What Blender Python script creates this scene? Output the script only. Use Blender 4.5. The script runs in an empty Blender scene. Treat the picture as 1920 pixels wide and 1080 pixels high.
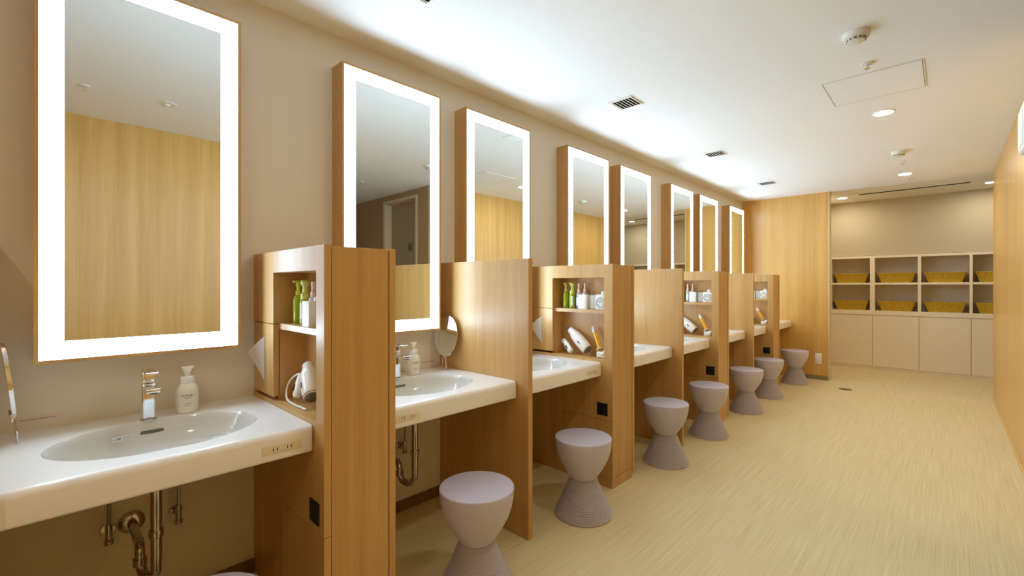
import bpy, bmesh, math, random
from mathutils import Matrix, Vector
random.seed(7)
PI = math.pi
sc = bpy.context.scene
C = sc.collection

# ------------------------------------------------------------------ camera, world, exposure
CAM = (2.2283, 0.0, 1.27)
YAW = 0.7657
cam_data = bpy.data.cameras.new('camera')
cam = bpy.data.objects.new('camera', cam_data); C.objects.link(cam)
cam.location = CAM
cam.rotation_euler = (PI/2, 0, YAW)
cam_data.sensor_width = 36.0
cam_data.lens = 848.86 / 1920 * 36.0
cam_data.shift_y = (536.46 - 540) / 1920
cam_data.clip_start = 0.01
sc.camera = cam

world = bpy.data.worlds.new('world'); sc.world = world
world.use_nodes = True
world.node_tree.nodes['Background'].inputs[0].default_value = (0, 0, 0, 1)
world.node_tree.nodes['Background'].inputs[1].default_value = 0.0

vs = sc.view_settings
vs.view_transform = 'Standard'; vs.look = 'None'; vs.gamma = 1.0; vs.use_curve_mapping = False
vs.exposure = 0.20
sc.cycles.max_bounces = 12
sc.cycles.diffuse_bounces = 7
sc.cycles.glossy_bounces = 5
sc.cycles.transmission_bounces = 8
sc.cycles.sample_clamp_indirect = 6.0

MIRROR_LIGHT = 15.0
DOWN_LIGHT = 195.0

# ------------------------------------------------------------------ layout constants (metres)
ZC = 2.5375            # ceiling
ZA = 2.59              # ceiling of the basket alcove
XS, ZS = 0.723, 1.41   # depth and height of partitions
T = 0.2725             # thickness of a storage partition
P = 1.8144             # pitch of two bays
YA = 0.657             # near face of the first storage partition
TD = 0.03              # thin divider
XC, ZK, ZB = 0.645, 0.785, 0.697   # counter front, top, underside of its apron
YE = 7.332             # wood end wall
XR = 2.6               # right wall
XM = 0.109             # mirror front
YS = 8.818             # front of the basket shelving

# ------------------------------------------------------------------ materials
def srgb(r, g, b):
    def f(c):
        c /= 255.0
        return c/12.92 if c <= 0.04045 else ((c+0.055)/1.055)**2.4
    return (f(r), f(g), f(b), 1)

def mat(name, col, rough=0.5, metal=0.0, spec=0.5, bump=None, vary=None, coat=0.0, trans=0.0, ior=1.45, sss=0.0):
    m = bpy.data.materials.new(name); m.use_nodes = True
    nt = m.node_tree; b = nt.nodes['Principled BSDF']
    b.inputs['Base Color'].default_value = col
    b.inputs['Roughness'].default_value = rough
    b.inputs['Metallic'].default_value = metal
    b.inputs['Specular IOR Level'].default_value = spec
    b.inputs['Coat Weight'].default_value = coat
    b.inputs['Transmission Weight'].default_value = trans
    b.inputs['IOR'].default_value = ior
    if vary or bump:
        geo = nt.nodes.new('ShaderNodeNewGeometry')
        mp = nt.nodes.new('ShaderNodeMapping'); nt.links.new(geo.outputs['Position'], mp.inputs['Vector'])
        nz = nt.nodes.new('ShaderNodeTexNoise'); nt.links.new(mp.outputs[0], nz.inputs['Vector'])
        nz.inputs['Scale'].default_value = (vary or bump)[0]
        nz.inputs['Detail'].default_value = 4
        if vary:
            hs = nt.nodes.new('ShaderNodeMix'); hs.data_type = 'RGBA'
            k = vary[1]
            hs.inputs[6].default_value = tuple(c*(1-k) for c in col[:3]) + (1,)
            hs.inputs[7].default_value = tuple(min(1, c*(1+k)) for c in col[:3]) + (1,)
            nt.links.new(nz.outputs['Fac'], hs.inputs[0]); nt.links.new(hs.outputs[2], b.inputs['Base Color'])
        if bump:
            bp = nt.nodes.new('ShaderNodeBump'); bp.inputs['Strength'].default_value = bump[1]; bp.inputs['Distance'].default_value = 0.001
            nt.links.new(nz.outputs['Fac'], bp.inputs['Height']); nt.links.new(bp.outputs[0], b.inputs['Normal'])
    return m

def wood(name, c0, c1, c2, rough=0.42, scale=1.0):
    """straight vertical veneer grain: fine fibres and soft broad bands"""
    m = bpy.data.materials.new(name); m.use_nodes = True
    nt = m.node_tree; L = nt.links; b = nt.nodes['Principled BSDF']
    geo = nt.nodes.new('ShaderNodeNewGeometry')
    def noise(sx, sz, det, rgh=0.55):
        mp = nt.nodes.new('ShaderNodeMapping'); mp.inputs['Scale'].default_value = (sx, sx, sz)
        L.new(geo.outputs['Position'], mp.inputs['Vector'])
        nz = nt.nodes.new('ShaderNodeTexNoise'); nz.inputs['Scale'].default_value = 1.0
        nz.inputs['Detail'].default_value = det; nz.inputs['Roughness'].default_value = rgh
        L.new(mp.outputs[0], nz.inputs['Vector']); return nz
    fine = noise(210*scale, 2.6*scale, 5, 0.7)
    broad = noise(13*scale, 0.35*scale, 3)
    r1 = nt.nodes.new('ShaderNodeValToRGB')
    r1.color_ramp.elements[0].position = 0.30; r1.color_ramp.elements[0].color = c0
    r1.color_ramp.elements[1].position = 0.70; r1.color_ramp.elements[1].color = c2
    e = r1.color_ramp.elements.new(0.5); e.color = c1
    L.new(broad.outputs['Fac'], r1.inputs[0])
    r2 = nt.nodes.new('ShaderNodeValToRGB')
    r2.color_ramp.elements[0].position = 0.30; r2.color_ramp.elements[0].color = (0.87, 0.855, 0.82, 1)
    r2.color_ramp.elements[1].position = 0.62; r2.color_ramp.elements[1].color = (1.04, 1.04, 1.04, 1)
    L.new(fine.outputs['Fac'], r2.inputs[0])
    mx = nt.nodes.new('ShaderNodeMix'); mx.data_type = 'RGBA'; mx.blend_type = 'MULTIPLY'; mx.inputs[0].default_value = 1.0
    L.new(r1.outputs[0], mx.inputs[6]); L.new(r2.outputs[0], mx.inputs[7])
    L.new(mx.outputs[2], b.inputs['Base Color'])
    b.inputs['Roughness'].default_value = rough
    b.inputs['Specular IOR Level'].default_value = 0.5
    b.inputs['Coat Weight'].default_value = 0.15; b.inputs['Coat Roughness'].default_value = 0.28
    bp = nt.nodes.new('ShaderNodeBump'); bp.inputs['Strength'].default_value = 0.12; bp.inputs['Distance'].default_value = 0.0006
    L.new(fine.outputs['Fac'], bp.inputs['Height']); L.new(bp.outputs[0], b.inputs['Normal'])
    return m

def floor_mat():
    """woven vinyl: fine threads running down the room crossed by a tight weft"""
    m = bpy.data.materials.new('woven_vinyl'); m.use_nodes = True
    nt = m.node_tree; L = nt.links; b = nt.nodes['Principled BSDF']
    geo = nt.nodes.new('ShaderNodeNewGeometry')
    def noise(s, det):
        mp = nt.nodes.new('ShaderNodeMapping'); mp.inputs['Scale'].default_value = s
        L.new(geo.outputs['Position'], mp.inputs['Vector'])
        nz = nt.nodes.new('ShaderNodeTexNoise'); nz.inputs['Scale'].default_value = 1.0; nz.inputs['Detail'].default_value = det
        L.new(mp.outputs[0], nz.inputs['Vector']); return nz
    warp = noise((520, 2.2, 1), 3)
    warp2 = noise((150, 1.0, 1), 2)
    weft = noise((380, 560, 1), 2)
    patch = noise((1.3, 1.3, 1), 2)
    def ramp(src, p0, c0, p1, c1):
        r = nt.nodes.new('ShaderNodeValToRGB')
        r.color_ramp.elements[0].position = p0; r.color_ramp.elements[0].color = c0
        r.color_ramp.elements[1].position = p1; r.color_ramp.elements[1].color = c1
        L.new(src.outputs['Fac'], r.inputs[0]); return r
    a = ramp(warp, 0.32, srgb(210, 191, 143), 0.68, srgb(236, 222, 178))
    c = ramp(weft, 0.35, (0.84, 0.83, 0.79, 1), 0.60, (1.05, 1.05, 1.04, 1))
    d = ramp(warp2, 0.3, (0.95, 0.95, 0.93, 1), 0.7, (1.03, 1.03, 1.03, 1))
    e = ramp(patch, 0.3, (0.98, 0.985, 0.97, 1), 0.7, (1.02, 1.0, 1.0, 1))
    def mul(x, y):
        mx = nt.nodes.new('ShaderNodeMix'); mx.data_type = 'RGBA'; mx.blend_type = 'MULTIPLY'; mx.inputs[0].default_value = 1.0
        L.new(x, mx.inputs[6]); L.new(y, mx.inputs[7]); return mx.outputs[2]
    col = mul(mul(mul(a.outputs[0], c.outputs[0]), d.outputs[0]), e.outputs[0])
    L.new(col, b.inputs['Base Color'])
    b.inputs['Roughness'].default_value = 0.55; b.inputs['Specular IOR Level'].default_value = 0.35
    bp = nt.nodes.new('ShaderNodeBump'); bp.inputs['Strength'].default_value = 0.3; bp.inputs['Distance'].default_value = 0.001
    L.new(weft.outputs['Fac'], bp.inputs['Height']); L.new(bp.outputs[0], b.inputs['Normal'])
    return m

def emit(name, col, strength):
    m = bpy.data.materials.new(name); m.use_nodes = True
    nt = m.node_tree; nt.nodes.clear()
    o = nt.nodes.new('ShaderNodeOutputMaterial'); e = nt.nodes.new('ShaderNodeEmission')
    e.inputs[0].default_value = col; e.inputs[1].default_value = strength
    nt.links.new(e.outputs[0], o.inputs[0]); return m

def basket_mat():
    m = bpy.data.materials.new('woven_rattan'); m.use_nodes = True
    nt = m.node_tree; L = nt.links; b = nt.nodes['Principled BSDF']
    tc = nt.nodes.new('ShaderNodeTexCoord')
    mp = nt.nodes.new('ShaderNodeMapping'); mp.inputs['Scale'].default_value = (110, 110, 5)
    L.new(tc.outputs['Object'], mp.inputs[0])
    nz = nt.nodes.new('ShaderNodeTexNoise'); nz.inputs['Scale'].default_value = 1.0; nz.inputs['Detail'].default_value = 3
    L.new(mp.outputs[0], nz.inputs['Vector'])
    r = nt.nodes.new('ShaderNodeValToRGB')
    r.color_ramp.elements[0].position = 0.3; r.color_ramp.elements[0].color = srgb(176, 140, 22)
    r.color_ramp.elements[1].position = 0.7; r.color_ramp.elements[1].color = srgb(208, 176, 40)
    L.new(nz.outputs['Fac'], r.inputs[0]); L.new(r.outputs[0], b.inputs['Base Color'])
    b.inputs['Roughness'].default_value = 0.6
    bp = nt.nodes.new('ShaderNodeBump'); bp.inputs['Strength'].default_value = 0.5; bp.inputs['Distance'].default_value = 0.003
    L.new(nz.outputs['Fac'], bp.inputs['Height']); L.new(bp.outputs[0], b.inputs['Normal'])
    return m

M = {}
M['wood'] = wood('oak_veneer', srgb(191, 147, 86), srgb(200, 157, 95), srgb(209, 168, 105))
M['wood_wall'] = wood('oak_wall_veneer', srgb(208, 160, 82), srgb(218, 171, 92), srgb(228, 183, 104), rough=0.36)
M['wood_dark'] = wood('dark_oak_base', srgb(118, 88, 50), srgb(126, 96, 56), srgb(136, 104, 62))
M['floor'] = floor_mat()
M['paint'] = mat('beige_wall_paint', srgb(230, 224, 208), 0.85, bump=(260, 0.12))
M['ceiling'] = mat('white_ceiling_paint', srgb(243, 243, 240), 0.9, bump=(220, 0.06))
M['alcove_shade_paint'] = mat('shaded_beige_paint', srgb(198, 186, 158), 0.85, bump=(260, 0.12))  # same beige as the room walls, darkened: alcove dimness put into the colour
M['corridor'] = mat('corridor_brown_panel', srgb(176, 142, 104), 0.6, vary=(6, 0.05))
M['door'] = mat('door_taupe', srgb(168, 148, 118), 0.6)
M['door_frame'] = mat('door_frame_beige', srgb(214, 194, 156), 0.5)
M['white'] = mat('white_acrylic_counter', srgb(244, 243, 240), 0.22, coat=0.3)
M['basin'] = mat('shaded_white_ceramic', srgb(214, 213, 206), 0.12, coat=0.5)  # white greyed down: the bowl's shading is mixed into its colour
M['chrome'] = mat('chrome', (0.86, 0.86, 0.87, 1), 0.08, metal=1.0)
M['mirror'] = mat('mirror_silver', (0.86, 0.90, 0.89, 1), 0.0, metal=1.0)
M['light'] = emit('led_diffuser', (0.68, 0.91, 1.13, 1), MIRROR_LIGHT)
M['down'] = emit('warm_downlight_lens', (1.0, 0.90, 0.74, 1), DOWN_LIGHT)
M['lip'] = mat('oak_edge_lip', srgb(222, 170, 116), 0.45)
M['stool'] = mat('lilac_grey_plastic', srgb(197, 192, 208), 0.38)
M['stool_base'] = mat('lilac_grey_ribbed_plastic', srgb(186, 178, 186), 0.45)
M['black'] = mat('black_plastic', srgb(22, 26, 26), 0.4)
M['dark'] = mat('dark_gap', srgb(28, 20, 12), 0.8)
M['plastic'] = mat('white_plastic', srgb(238, 236, 230), 0.35)
M['ivory'] = mat('ivory_plastic', srgb(232, 222, 196), 0.4)
M['fitting'] = mat('off_white_fitting', srgb(232, 228, 214), 0.4)
M['soap'] = mat('frosted_bottle', srgb(232, 226, 206), 0.45)
M['ink'] = mat('grey_ink', srgb(70, 66, 62), 0.6)
M['paper'] = mat('clear_sticker', srgb(232, 218, 208), 0.5)
M['label'] = mat('white_label', srgb(238, 240, 240), 0.5)
M['yellow'] = mat('warning_yellow', srgb(226, 220, 120), 0.5)
M['green'] = mat('green_tinted_bottle', srgb(172, 186, 44), 0.15, trans=0.2)
M['green_pump'] = mat('lime_pump', srgb(208, 216, 104), 0.35)
M['clear'] = mat('clear_bottle', (0.95, 0.95, 0.95, 1), 0.1, trans=0.4)
M['pink'] = mat('pale_pink_pump', srgb(238, 206, 192), 0.35)
M['box'] = mat('white_carton', srgb(240, 240, 236), 0.45)
M['grey_line'] = mat('pale_grey_print', srgb(168, 172, 172), 0.5)
M['gold'] = mat('golden_barrel', srgb(232, 172, 44), 0.25, metal=0.35)
M['grille'] = mat('grey_grille', srgb(120, 116, 104), 0.5)
M['tissue'] = mat('white_tissue', srgb(248, 244, 236), 0.9)
def tissue_mat(m):
    nt = m.node_tree; tr = nt.nodes.new('ShaderNodeBsdfTranslucent'); tr.inputs[0].default_value = srgb(244, 238, 226)
    mx = nt.nodes.new('ShaderNodeMixShader'); mx.inputs[0].default_value = 0.15
    out = [n for n in nt.nodes if n.type == 'OUTPUT_MATERIAL'][0]
    nt.links.new(nt.nodes['Principled BSDF'].outputs[0], mx.inputs[1]); nt.links.new(tr.outputs[0], mx.inputs[2]); nt.links.new(mx.outputs[0], out.inputs[0])
tissue_mat(M['tissue'])
M['laminate'] = mat('cream_laminate', srgb(242, 230, 206), 0.5)
M['shelf_back'] = mat('cream_shelf', srgb(240, 234, 220), 0.6)
M['rattan'] = basket_mat()
M['brass'] = mat('brown_floor_plate', srgb(130, 108, 72), 0.5, metal=0.3)
M['drain'] = mat('dark_chrome_pipe', (0.55, 0.53, 0.48, 1), 0.16, metal=1.0)
M['hose'] = mat('braided_hose', (0.42, 0.40, 0.36, 1), 0.35, metal=0.8)
M['dryer'] = mat('pearl_white_plastic', srgb(234, 228, 218), 0.25, coat=0.4)
M['slot'] = mat('slot_metal', srgb(112, 108, 96), 0.3, metal=0.6)

# ------------------------------------------------------------------ mesh helpers
class MB:
    def __init__(s): s.bm = bmesh.new()
    def box(s, x0, x1, y0, y1, z0, z1, bev=0.0, seg=2, mtx=None):
        r = bmesh.ops.create_cube(s.bm, size=1.0)
        vs_ = r['verts']
        for v in vs_:
            v.co = Vector(((x0+x1)/2 + v.co.x*(x1-x0), (y0+y1)/2 + v.co.y*(y1-y0), (z0+z1)/2 + v.co.z*(z1-z0)))
        if mtx is not None:
            for v in vs_: v.co = mtx @ v.co
        if bev > 0:
            es = list({e for v in vs_ for e in v.link_edges})
            bmesh.ops.bevel(s.bm, geom=es, offset=bev, segments=seg, affect='EDGES', profile=0.5)
        return s
    def lathe(s, prof, seg=32, mtx=None, cx=0, cy=0, sx=1, sy=1, cap=True):
        mtx = mtx or Matrix()
        rings = []
        for r, z in prof:
            if r < 1e-6:
                rings.append([s.bm.verts.new(mtx @ Vector((cx, cy, z)))])
            else:
                rings.append([s.bm.verts.new(mtx @ Vector((cx + r*sx*math.cos(2*PI*i/seg), cy + r*sy*math.sin(2*PI*i/seg), z))) for i in range(seg)])
        for a, b in zip(rings[:-1], rings[1:]):
            if len(a) == 1 and len(b) == 1: continue
            for i in range(seg):
                j = (i+1) % seg
                if len(a) == 1: s.bm.faces.new((a[0], b[j], b[i]))
                elif len(b) == 1: s.bm.faces.new((a[i], a[j], b[0]))
                else: s.bm.faces.new((a[i], a[j], b[j], b[i]))
        if cap:
            if len(rings[0]) > 1: s.bm.faces.new(list(reversed(rings[0])))
            if len(rings[-1]) > 1: s.bm.faces.new(rings[-1])
        return s
    def tube(s, pts, r, seg=10, closed=False):
        pts = [Vector(p) for p in pts]; n = len(pts)
        rr = r if isinstance(r, (list, tuple)) else [r]*n
        rings = []; up = None
        for i, p in enumerate(pts):
            a = pts[(i-1) % n] if (closed or i > 0) else p
            b = pts[(i+1) % n] if (closed or i < n-1) else p
            t = (b-a).normalized()
            if up is None:
                up = Vector((0, 0, 1)) if abs(t.z) < 0.9 else Vector((1, 0, 0))
            x = t.cross(up)
            if x.length < 1e-4: x = t.cross(Vector((0.3, 1, 0.2)))
            x.normalize(); y = x.cross(t).normalized(); up = y
            rings.append([s.bm.verts.new(p + (x*math.cos(2*PI*k/seg) + y*math.sin(2*PI*k/seg))*rr[i]) for k in range(seg)])
        m = n if closed else n-1
        for i in range(m):
            a = rings[i]; b = rings[(i+1) % n]
            for k in range(seg):
                j = (k+1) % seg
                s.bm.faces.new((a[k], a[j], b[j], b[k]))
        if not closed:
            s.bm.faces.new(list(reversed(rings[0]))); s.bm.faces.new(rings[-1])
        return s
    def prism(s, poly, frm, d0, d1):
        """poly: 2-D outline; frm(u, v, d) -> point"""
        a = [s.bm.verts.new(frm(u, v, d0)) for u, v in poly]
        b = [s.bm.verts.new(frm(u, v, d1)) for u, v in poly]
        s.bm.faces.new(a); s.bm.faces.new(list(reversed(b)))
        n = len(poly)
        for i in range(n):
            j = (i+1) % n
            s.bm.faces.new((a[j], a[i], b[i], b[j]))
        return s
    def build(s, name, m, parent=None, smooth=True, angle=35, loc=None):
        bmesh.ops.recalc_face_normals(s.bm, faces=s.bm.faces)
        me = bpy.data.meshes.new(name); s.bm.to_mesh(me); s.bm.free()
        me.materials.append(M[m] if isinstance(m, str) else m)
        if smooth:
            for p in me.polygons: p.use_smooth = True
            me.set_sharp_from_angle(angle=math.radians(angle))
        o = bpy.data.objects.new(name, me); C.objects.link(o)
        if parent: o.parent = parent
        if loc: o.location = loc
        return o

def tag(o, label, cat, group=None, kind=None):
    o['label'] = label; o['category'] = cat
    if group: o['group'] = group
    if kind: o['kind'] = kind
    return o
def thing(name, label, cat, loc=(0, 0, 0), rz=0, group=None):
    o = bpy.data.objects.new(name, None); C.objects.link(o)
    o.empty_display_size = 0.05
    o.location = loc; o.rotation_euler = (0, 0, rz)
    return tag(o, label, cat, group)
def struct(o):
    o['kind'] = 'structure'; return o
def dup(root, loc=None, rz=None, label=None, group=None):
    def cp(o, par):
        c = o.copy(); C.objects.link(c)
        if par: c.parent = par
        for ch in [k for k in kids.get(o.name, [])]: cp(ch, c)
        return c
    kids = {}
    for ob in C.objects:
        if ob.parent: kids.setdefault(ob.parent.name, []).append(ob)
    r = cp(root, None)
    if loc is not None: r.location = loc
    if rz is not None: r.rotation_euler = (0, 0, rz)
    if label: r['label'] = label
    if group: r['group'] = group
    return r

def text_mesh(body, size, extrude=0.0002, align='CENTER'):
    cu = bpy.data.curves.new('lettering', 'FONT'); cu.body = body; cu.size = size
    cu.align_x = align; cu.align_y = 'CENTER'; cu.extrude = extrude; cu.resolution_u = 3
    o = bpy.data.objects.new('lettering_tmp', cu); C.objects.link(o)
    bpy.context.view_layer.update()
    dg = bpy.context.evaluated_depsgraph_get()
    me = bpy.data.meshes.new_from_object(o.evaluated_get(dg))
    bpy.data.objects.remove(o); bpy.data.curves.remove(cu)
    return me
def text(name, body, size, m, parent, mtx, wrap=None, squeeze=1.0):
    me = text_mesh(body, size)
    for v in me.vertices:
        co = Vector((v.co.x*squeeze, v.co.y, v.co.z))
        if wrap:   # wrap round a vertical cylinder of radius wrap, then placed by mtx
            a = co.x / wrap
            co = Vector(((wrap+co.z+0.0003)*math.sin(a), co.y, (wrap+co.z+0.0003)*math.cos(a)))
        v.co = mtx @ co
    me.materials.clear(); me.materials.append(M[m])
    o = bpy.data.objects.new(name, me); C.objects.link(o)
    if parent: o.parent = parent
    return o
ON_LEFT_WALL = Matrix(((0, 0, 1, 0), (1, 0, 0, 0), (0, 1, 0, 0), (0, 0, 0, 1)))   # text x -> +y, y -> +z, out -> +x

ORD = ['nearest', 'second nearest', 'third nearest', 'fourth nearest', 'fifth nearest', 'third farthest', 'second farthest', 'farthest']

# ------------------------------------------------------------------ the shell
Y0 = -2.6
struct(MB().box(-0.2, 4.9, Y0, 9.4, -0.12, 0.0).build('floor', 'floor', smooth=False))
b = MB(); b.box(-0.2, 4.9, Y0, YE+0.05, ZC, ZC+0.2); struct(b.build('ceiling', 'ceiling', smooth=False))
b = MB(); b.box(-0.2, 4.9, YE+0.05, 9.4, ZA, ZA+0.15); struct(b.build('ceiling', 'ceiling', smooth=False))
struct(MB().box(-0.15, 0.0, Y0, YE, 0, ZC).build('wall_left', 'paint', smooth=False))
struct(MB().box(-0.15, 1.075, YE, YE+0.11, 0, ZC).build('wall_end', 'wood_wall', smooth=False))
struct(MB().box(1.075, 1.09, YE-0.002, YE+0.112, 0, ZC).build('trim_1', 'door_frame', smooth=False))
struct(MB().box(0.7, 0.86, YE+0.11, 9.22, 0, ZA).build('wall_alcove_left', 'alcove_shade_paint', smooth=False))
struct(MB().box(0.7, 4.2, 9.22, 9.35, 0, ZA).build('wall_back', 'alcove_shade_paint', smooth=False))
struct(MB().box(0.86, 4.05, YS+0.03, 9.22, 1.74, ZA).build('wall_bulkhead', 'alcove_shade_paint', smooth=False))
struct(MB().box(4.05, 4.2, 7.40, 9.22, 0, ZA).build('wall_alcove_right', 'alcove_shade_paint', smooth=False))
# right wall, split by the side corridor
DY = 3.38
b = MB(); b.box(XR, XR+0.02, DY, 7.40, 0, ZC); struct(b.build('wall_right', 'wood_wall', smooth=False))
b = MB(); b.box(XR, XR+0.10, Y0, 1.85, 0, ZC); struct(b.build('wall_right_near', 'wood_wall', smooth=False))
struct(MB().box(XR+0.02, XR+0.10, DY+0.002, 7.40, 0, ZC).build('trim_2', 'door_frame', smooth=False))
struct(MB().box(XR+0.10, 4.2, DY+0.16, 7.40, 0, ZC).build('wall_corridor_core', 'alcove_shade_paint', smooth=False))
DX0, DX1, DZ = 2.97, 3.72, 2.42
b = MB()
b.box(XR+0.10, DX0-0.04, DY, DY+0.16, 0, ZC); b.box(DX1+0.04, 4.8, DY, DY+0.16, 0, ZC); b.box(DX0-0.04, DX1+0.04, DY, DY+0.16, DZ+0.04, ZC)
struct(b.build('wall_corridor', 'corridor', smooth=False))
b = MB()
b.box(DX0-0.04, DX0, DY-0.012, DY+0.13, 0, DZ+0.04); b.box(DX1, DX1+0.04, DY-0.012, DY+0.13, 0, DZ+0.04); b.box(DX0, DX1, DY-0.012, DY+0.13, DZ, DZ+0.04)
frame = struct(b.build('door_1', 'door_frame', smooth=False))
leaf = MB().box(DX0, DX1, DY+0.10, DY+0.14, 0.005, DZ).build('door_leaf', 'door', frame, smooth=False)
b = MB()
for (u0, u1, w0, w1) in ((3.20, 3.29, 1.735, 1.740), (3.20, 3.29, 1.860, 1.865), (3.20, 3.205, 1.735, 1.865), (3.285, 3.29, 1.735, 1.865)):
    b.box(u0, u1, DY+0.096, DY+0.1005, w0, w1)
b.lathe([(0.011, -0.002), (0.011, 0.002)], 16, Matrix.Translation((3.25, DY+0.098, 1.835)) @ Matrix.Rotation(PI/2, 4, 'X'))
b.prism([(3.226, 1.76), (3.232, 1.758), (3.248, 1.785), (3.252, 1.755), (3.259, 1.755), (3.262, 1.82), (3.236, 1.82)], lambda u, v, d: (u, d, v), DY+0.097, DY+0.0995)
b.build('door_sign', 'ink', leaf, smooth=False)
MB().tube([(3.02, DY+0.10, 1.0), (3.02, DY+0.05, 1.0), (3.12, DY+0.05, 1.0)], 0.01, 8).build('door_handle', 'chrome', leaf)
struct(MB().box(4.8, 4.9, 1.75, DY+0.2, 0, ZC).build('wall_corridor_end', 'corridor', smooth=False))
struct(MB().box(XR+0.10, 4.8, 1.75, 1.85, 0, ZC).build('wall_corridor_near', 'corridor', smooth=False))
struct(MB().box(-0.15, XR+0.1, Y0-0.1, Y0, 0, ZC).build('wall_front', 'wood_wall', smooth=False))
# baseboards
segs = [(-0.0995, YA), (YA+T, YA+T/2+P/2-TD/2)]
b = MB(); b.box(0.0, 0.01, Y0, YE, 0, 0.06); struct(b.build('baseboard_left', 'wood_dark', smooth=False))
struct(MB().box(0.72, 1.075, YE-0.008, YE, 0, 0.055).build('baseboard_end', mat('grey_base', srgb(140, 130, 98), 0.6), smooth=False))
struct(MB().box(XR-0.008, XR, DY, 7.40, 0, 0.03).build('baseboard_right', mat('pale_base', srgb(222, 190, 124), 0.5), smooth=False))

# ------------------------------------------------------------------ lit mirrors
MW, MZ0, MZ1 = 0.5935, 1.0157, 2.3672
def make_mirror():
    t = thing('lit_mirror', '', 'mirror', group='lit mirrors along the left wall')
    b = MB()   # box housing, open front with a thin lip
    lip = 0.011
    b.box(0, 0.095, 0, MW, 0, MZ1-MZ0)
    b.box(0.095, XM, 0, lip, 0, MZ1-MZ0); b.box(0.095, XM, MW-lip, MW, 0, MZ1-MZ0)
    b.box(0.095, XM, lip, MW-lip, 0, lip); b.box(0.095, XM, lip, MW-lip, MZ1-MZ0-lip, MZ1-MZ0)
    b.build('housing', 'wood', t, smooth=False)
    w = 0.060; h = MZ1-MZ0; i0 = lip; i1 = lip+w
    b = MB()
    x0, x1 = 0.095, 0.105
    b.box(x0, x1, i0, i1, i0, h-i0); b.box(x0, x1, MW-i1, MW-i0, i0, h-i0)
    b.box(x0, x1, i1, MW-i1, i0, i1); b.box(x0, x1, i1, MW-i1, h-i1, h-i0)
    b.build('light_band', 'light', t, smooth=False)
    MB().box(x0, 0.1052, i1, MW-i1, i1, h-i1).build('mirror_glass', 'mirror', t, smooth=False)
    return t
m0 = make_mirror()
MY = []
for i in range(8):
    MY.append(-0.0172 + (i//2)*P + (i % 2)*(MW+0.4378))
where = ['left of the first storage partition', 'just past the first storage partition', 'behind the first thin divider', 'past the second storage partition',
         'behind the second thin divider', 'past the third storage partition', 'behind the third thin divider', 'against the wood end wall']
for i, y in enumerate(MY):
    lab = '%s tall wall mirror with glowing white border, %s' % (['big nearest', 'second', 'third', 'fourth', 'fifth', 'sixth', 'seventh', 'last'][i], where[i])
    if i == 0: m0.location = (0, y, MZ0); m0['label'] = lab
    else: dup(m0, (0, y, MZ0), label=lab)

# ------------------------------------------------------------------ storage partitions
NX0, NX1, NZ0, NZ1 = 0.244, 0.661, 0.802, 1.325   # niche opening
SEAM = 0.422
def make_storage():
    t = thing('storage_partition', '', 'partition', group='thick storage partitions between sinks')
    f = 0.025
    b = MB()
    b.box(0, XS, 0, f, NZ1, ZS)                       # band over the niche
    b.box(0, NX0, 0, f, 1.1165, NZ1)                  # left of the niche
    b.box(NX1, XS, 0, f, SEAM+0.0015, NZ1)            # post
    b.box(0, NX1, 0, f, SEAM+0.0015, NZ0)             # below the niche
    b.box(0, 0.34, 0, f, 0.065, SEAM+0.0015)
    b.box(0.225, NX0, f, 0.13, NZ0, NZ1)              # niche cheeks
    b.box(NX1, XS-0.02, f, 0.13, NZ0, NZ1)
    b.box(0.0, XS-0.02, 0.13, T-f, 0.065, ZS-0.002)   # core
    b.box(NX0-0.02, XS-0.02, f, 0.13, NZ1, ZS-0.002)
    b.box(0.0, XS-0.02, f, 0.13, 0.065, NZ0)          # niche floor block
    b.box(0.0, 0.03, f, 0.13, NZ0, ZS-0.002)
    b.box(0.03, 0.225, f, 0.13, 1.1165, ZS-0.002)
    b.box(0, XS, T-f, T, 0.03, ZS)                    # far face
    b.build('carcass', 'wood', t, smooth=False)
    MB().box(XS-0.02, XS-0.003, f+0.003, T-f-0.003, 0.067, ZS-0.003, bev=0.0008, seg=1).build('end_panel', 'wood', t, smooth=False)
    MB().box(0, XS-0.004, 0.004, T-f-0.004, 0, 0.064).build('plinth', 'wood', t, smooth=False)
    b = MB(); b.box(0.342, XS, 0.0, f, 0.067, SEAM-0.0015, bev=0.0008, seg=1); b.build('access_panel', 'wood', t, smooth=False)
    MB().box(NX0+0.0005, NX1-0.0005, 0.022, 0.1295, 1.094, 1.117).build('shelf', 'wood', t, smooth=False)
    d = MB().box(0.002, NX0, 0.0, 0.022, 0.816, 1.1135, bev=0.001, seg=1).build('tissue_door', 'wood', t, smooth=False)
    # dark slot, a slim lens
    pts = [(0.1425 + 0.0055*math.sin(2*PI*k/24), 0.963 + 0.10*math.cos(2*PI*k/24)) for k in range(24)]
    MB().prism(pts, lambda u, v, q: (u, q, v), -0.0006, 0.001).build('tissue_slot', 'dark', d, smooth=False)
    g = MB().box(0.611, 0.688, -0.004, 0.002, 0.450, 0.528, bev=0.002).build('vent_plate', 'black', t)
    b = MB()
    for k in range(6): b.box(0.618, 0.681, -0.0055, -0.003, 0.459+k*0.0112, 0.462+k*0.0112)
    b.build('vent_slat', 'black', g, smooth=False)
    return t
st0 = make_storage()
where_s = ['nearest thick wood storage partition, bottles and hair dryer in its niche', 'second thick wood storage partition, with white cartons beside its bottles',
           'third thick wood storage partition, beyond the second thin divider', 'farthest thick wood storage partition, next to the end wall bay']
for k in range(4):
    if k == 0: st0.location = (0, YA, 0); st0['label'] = where_s[0]
    else: dup(st0, (0, YA+k*P, 0), label=where_s[k])

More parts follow.
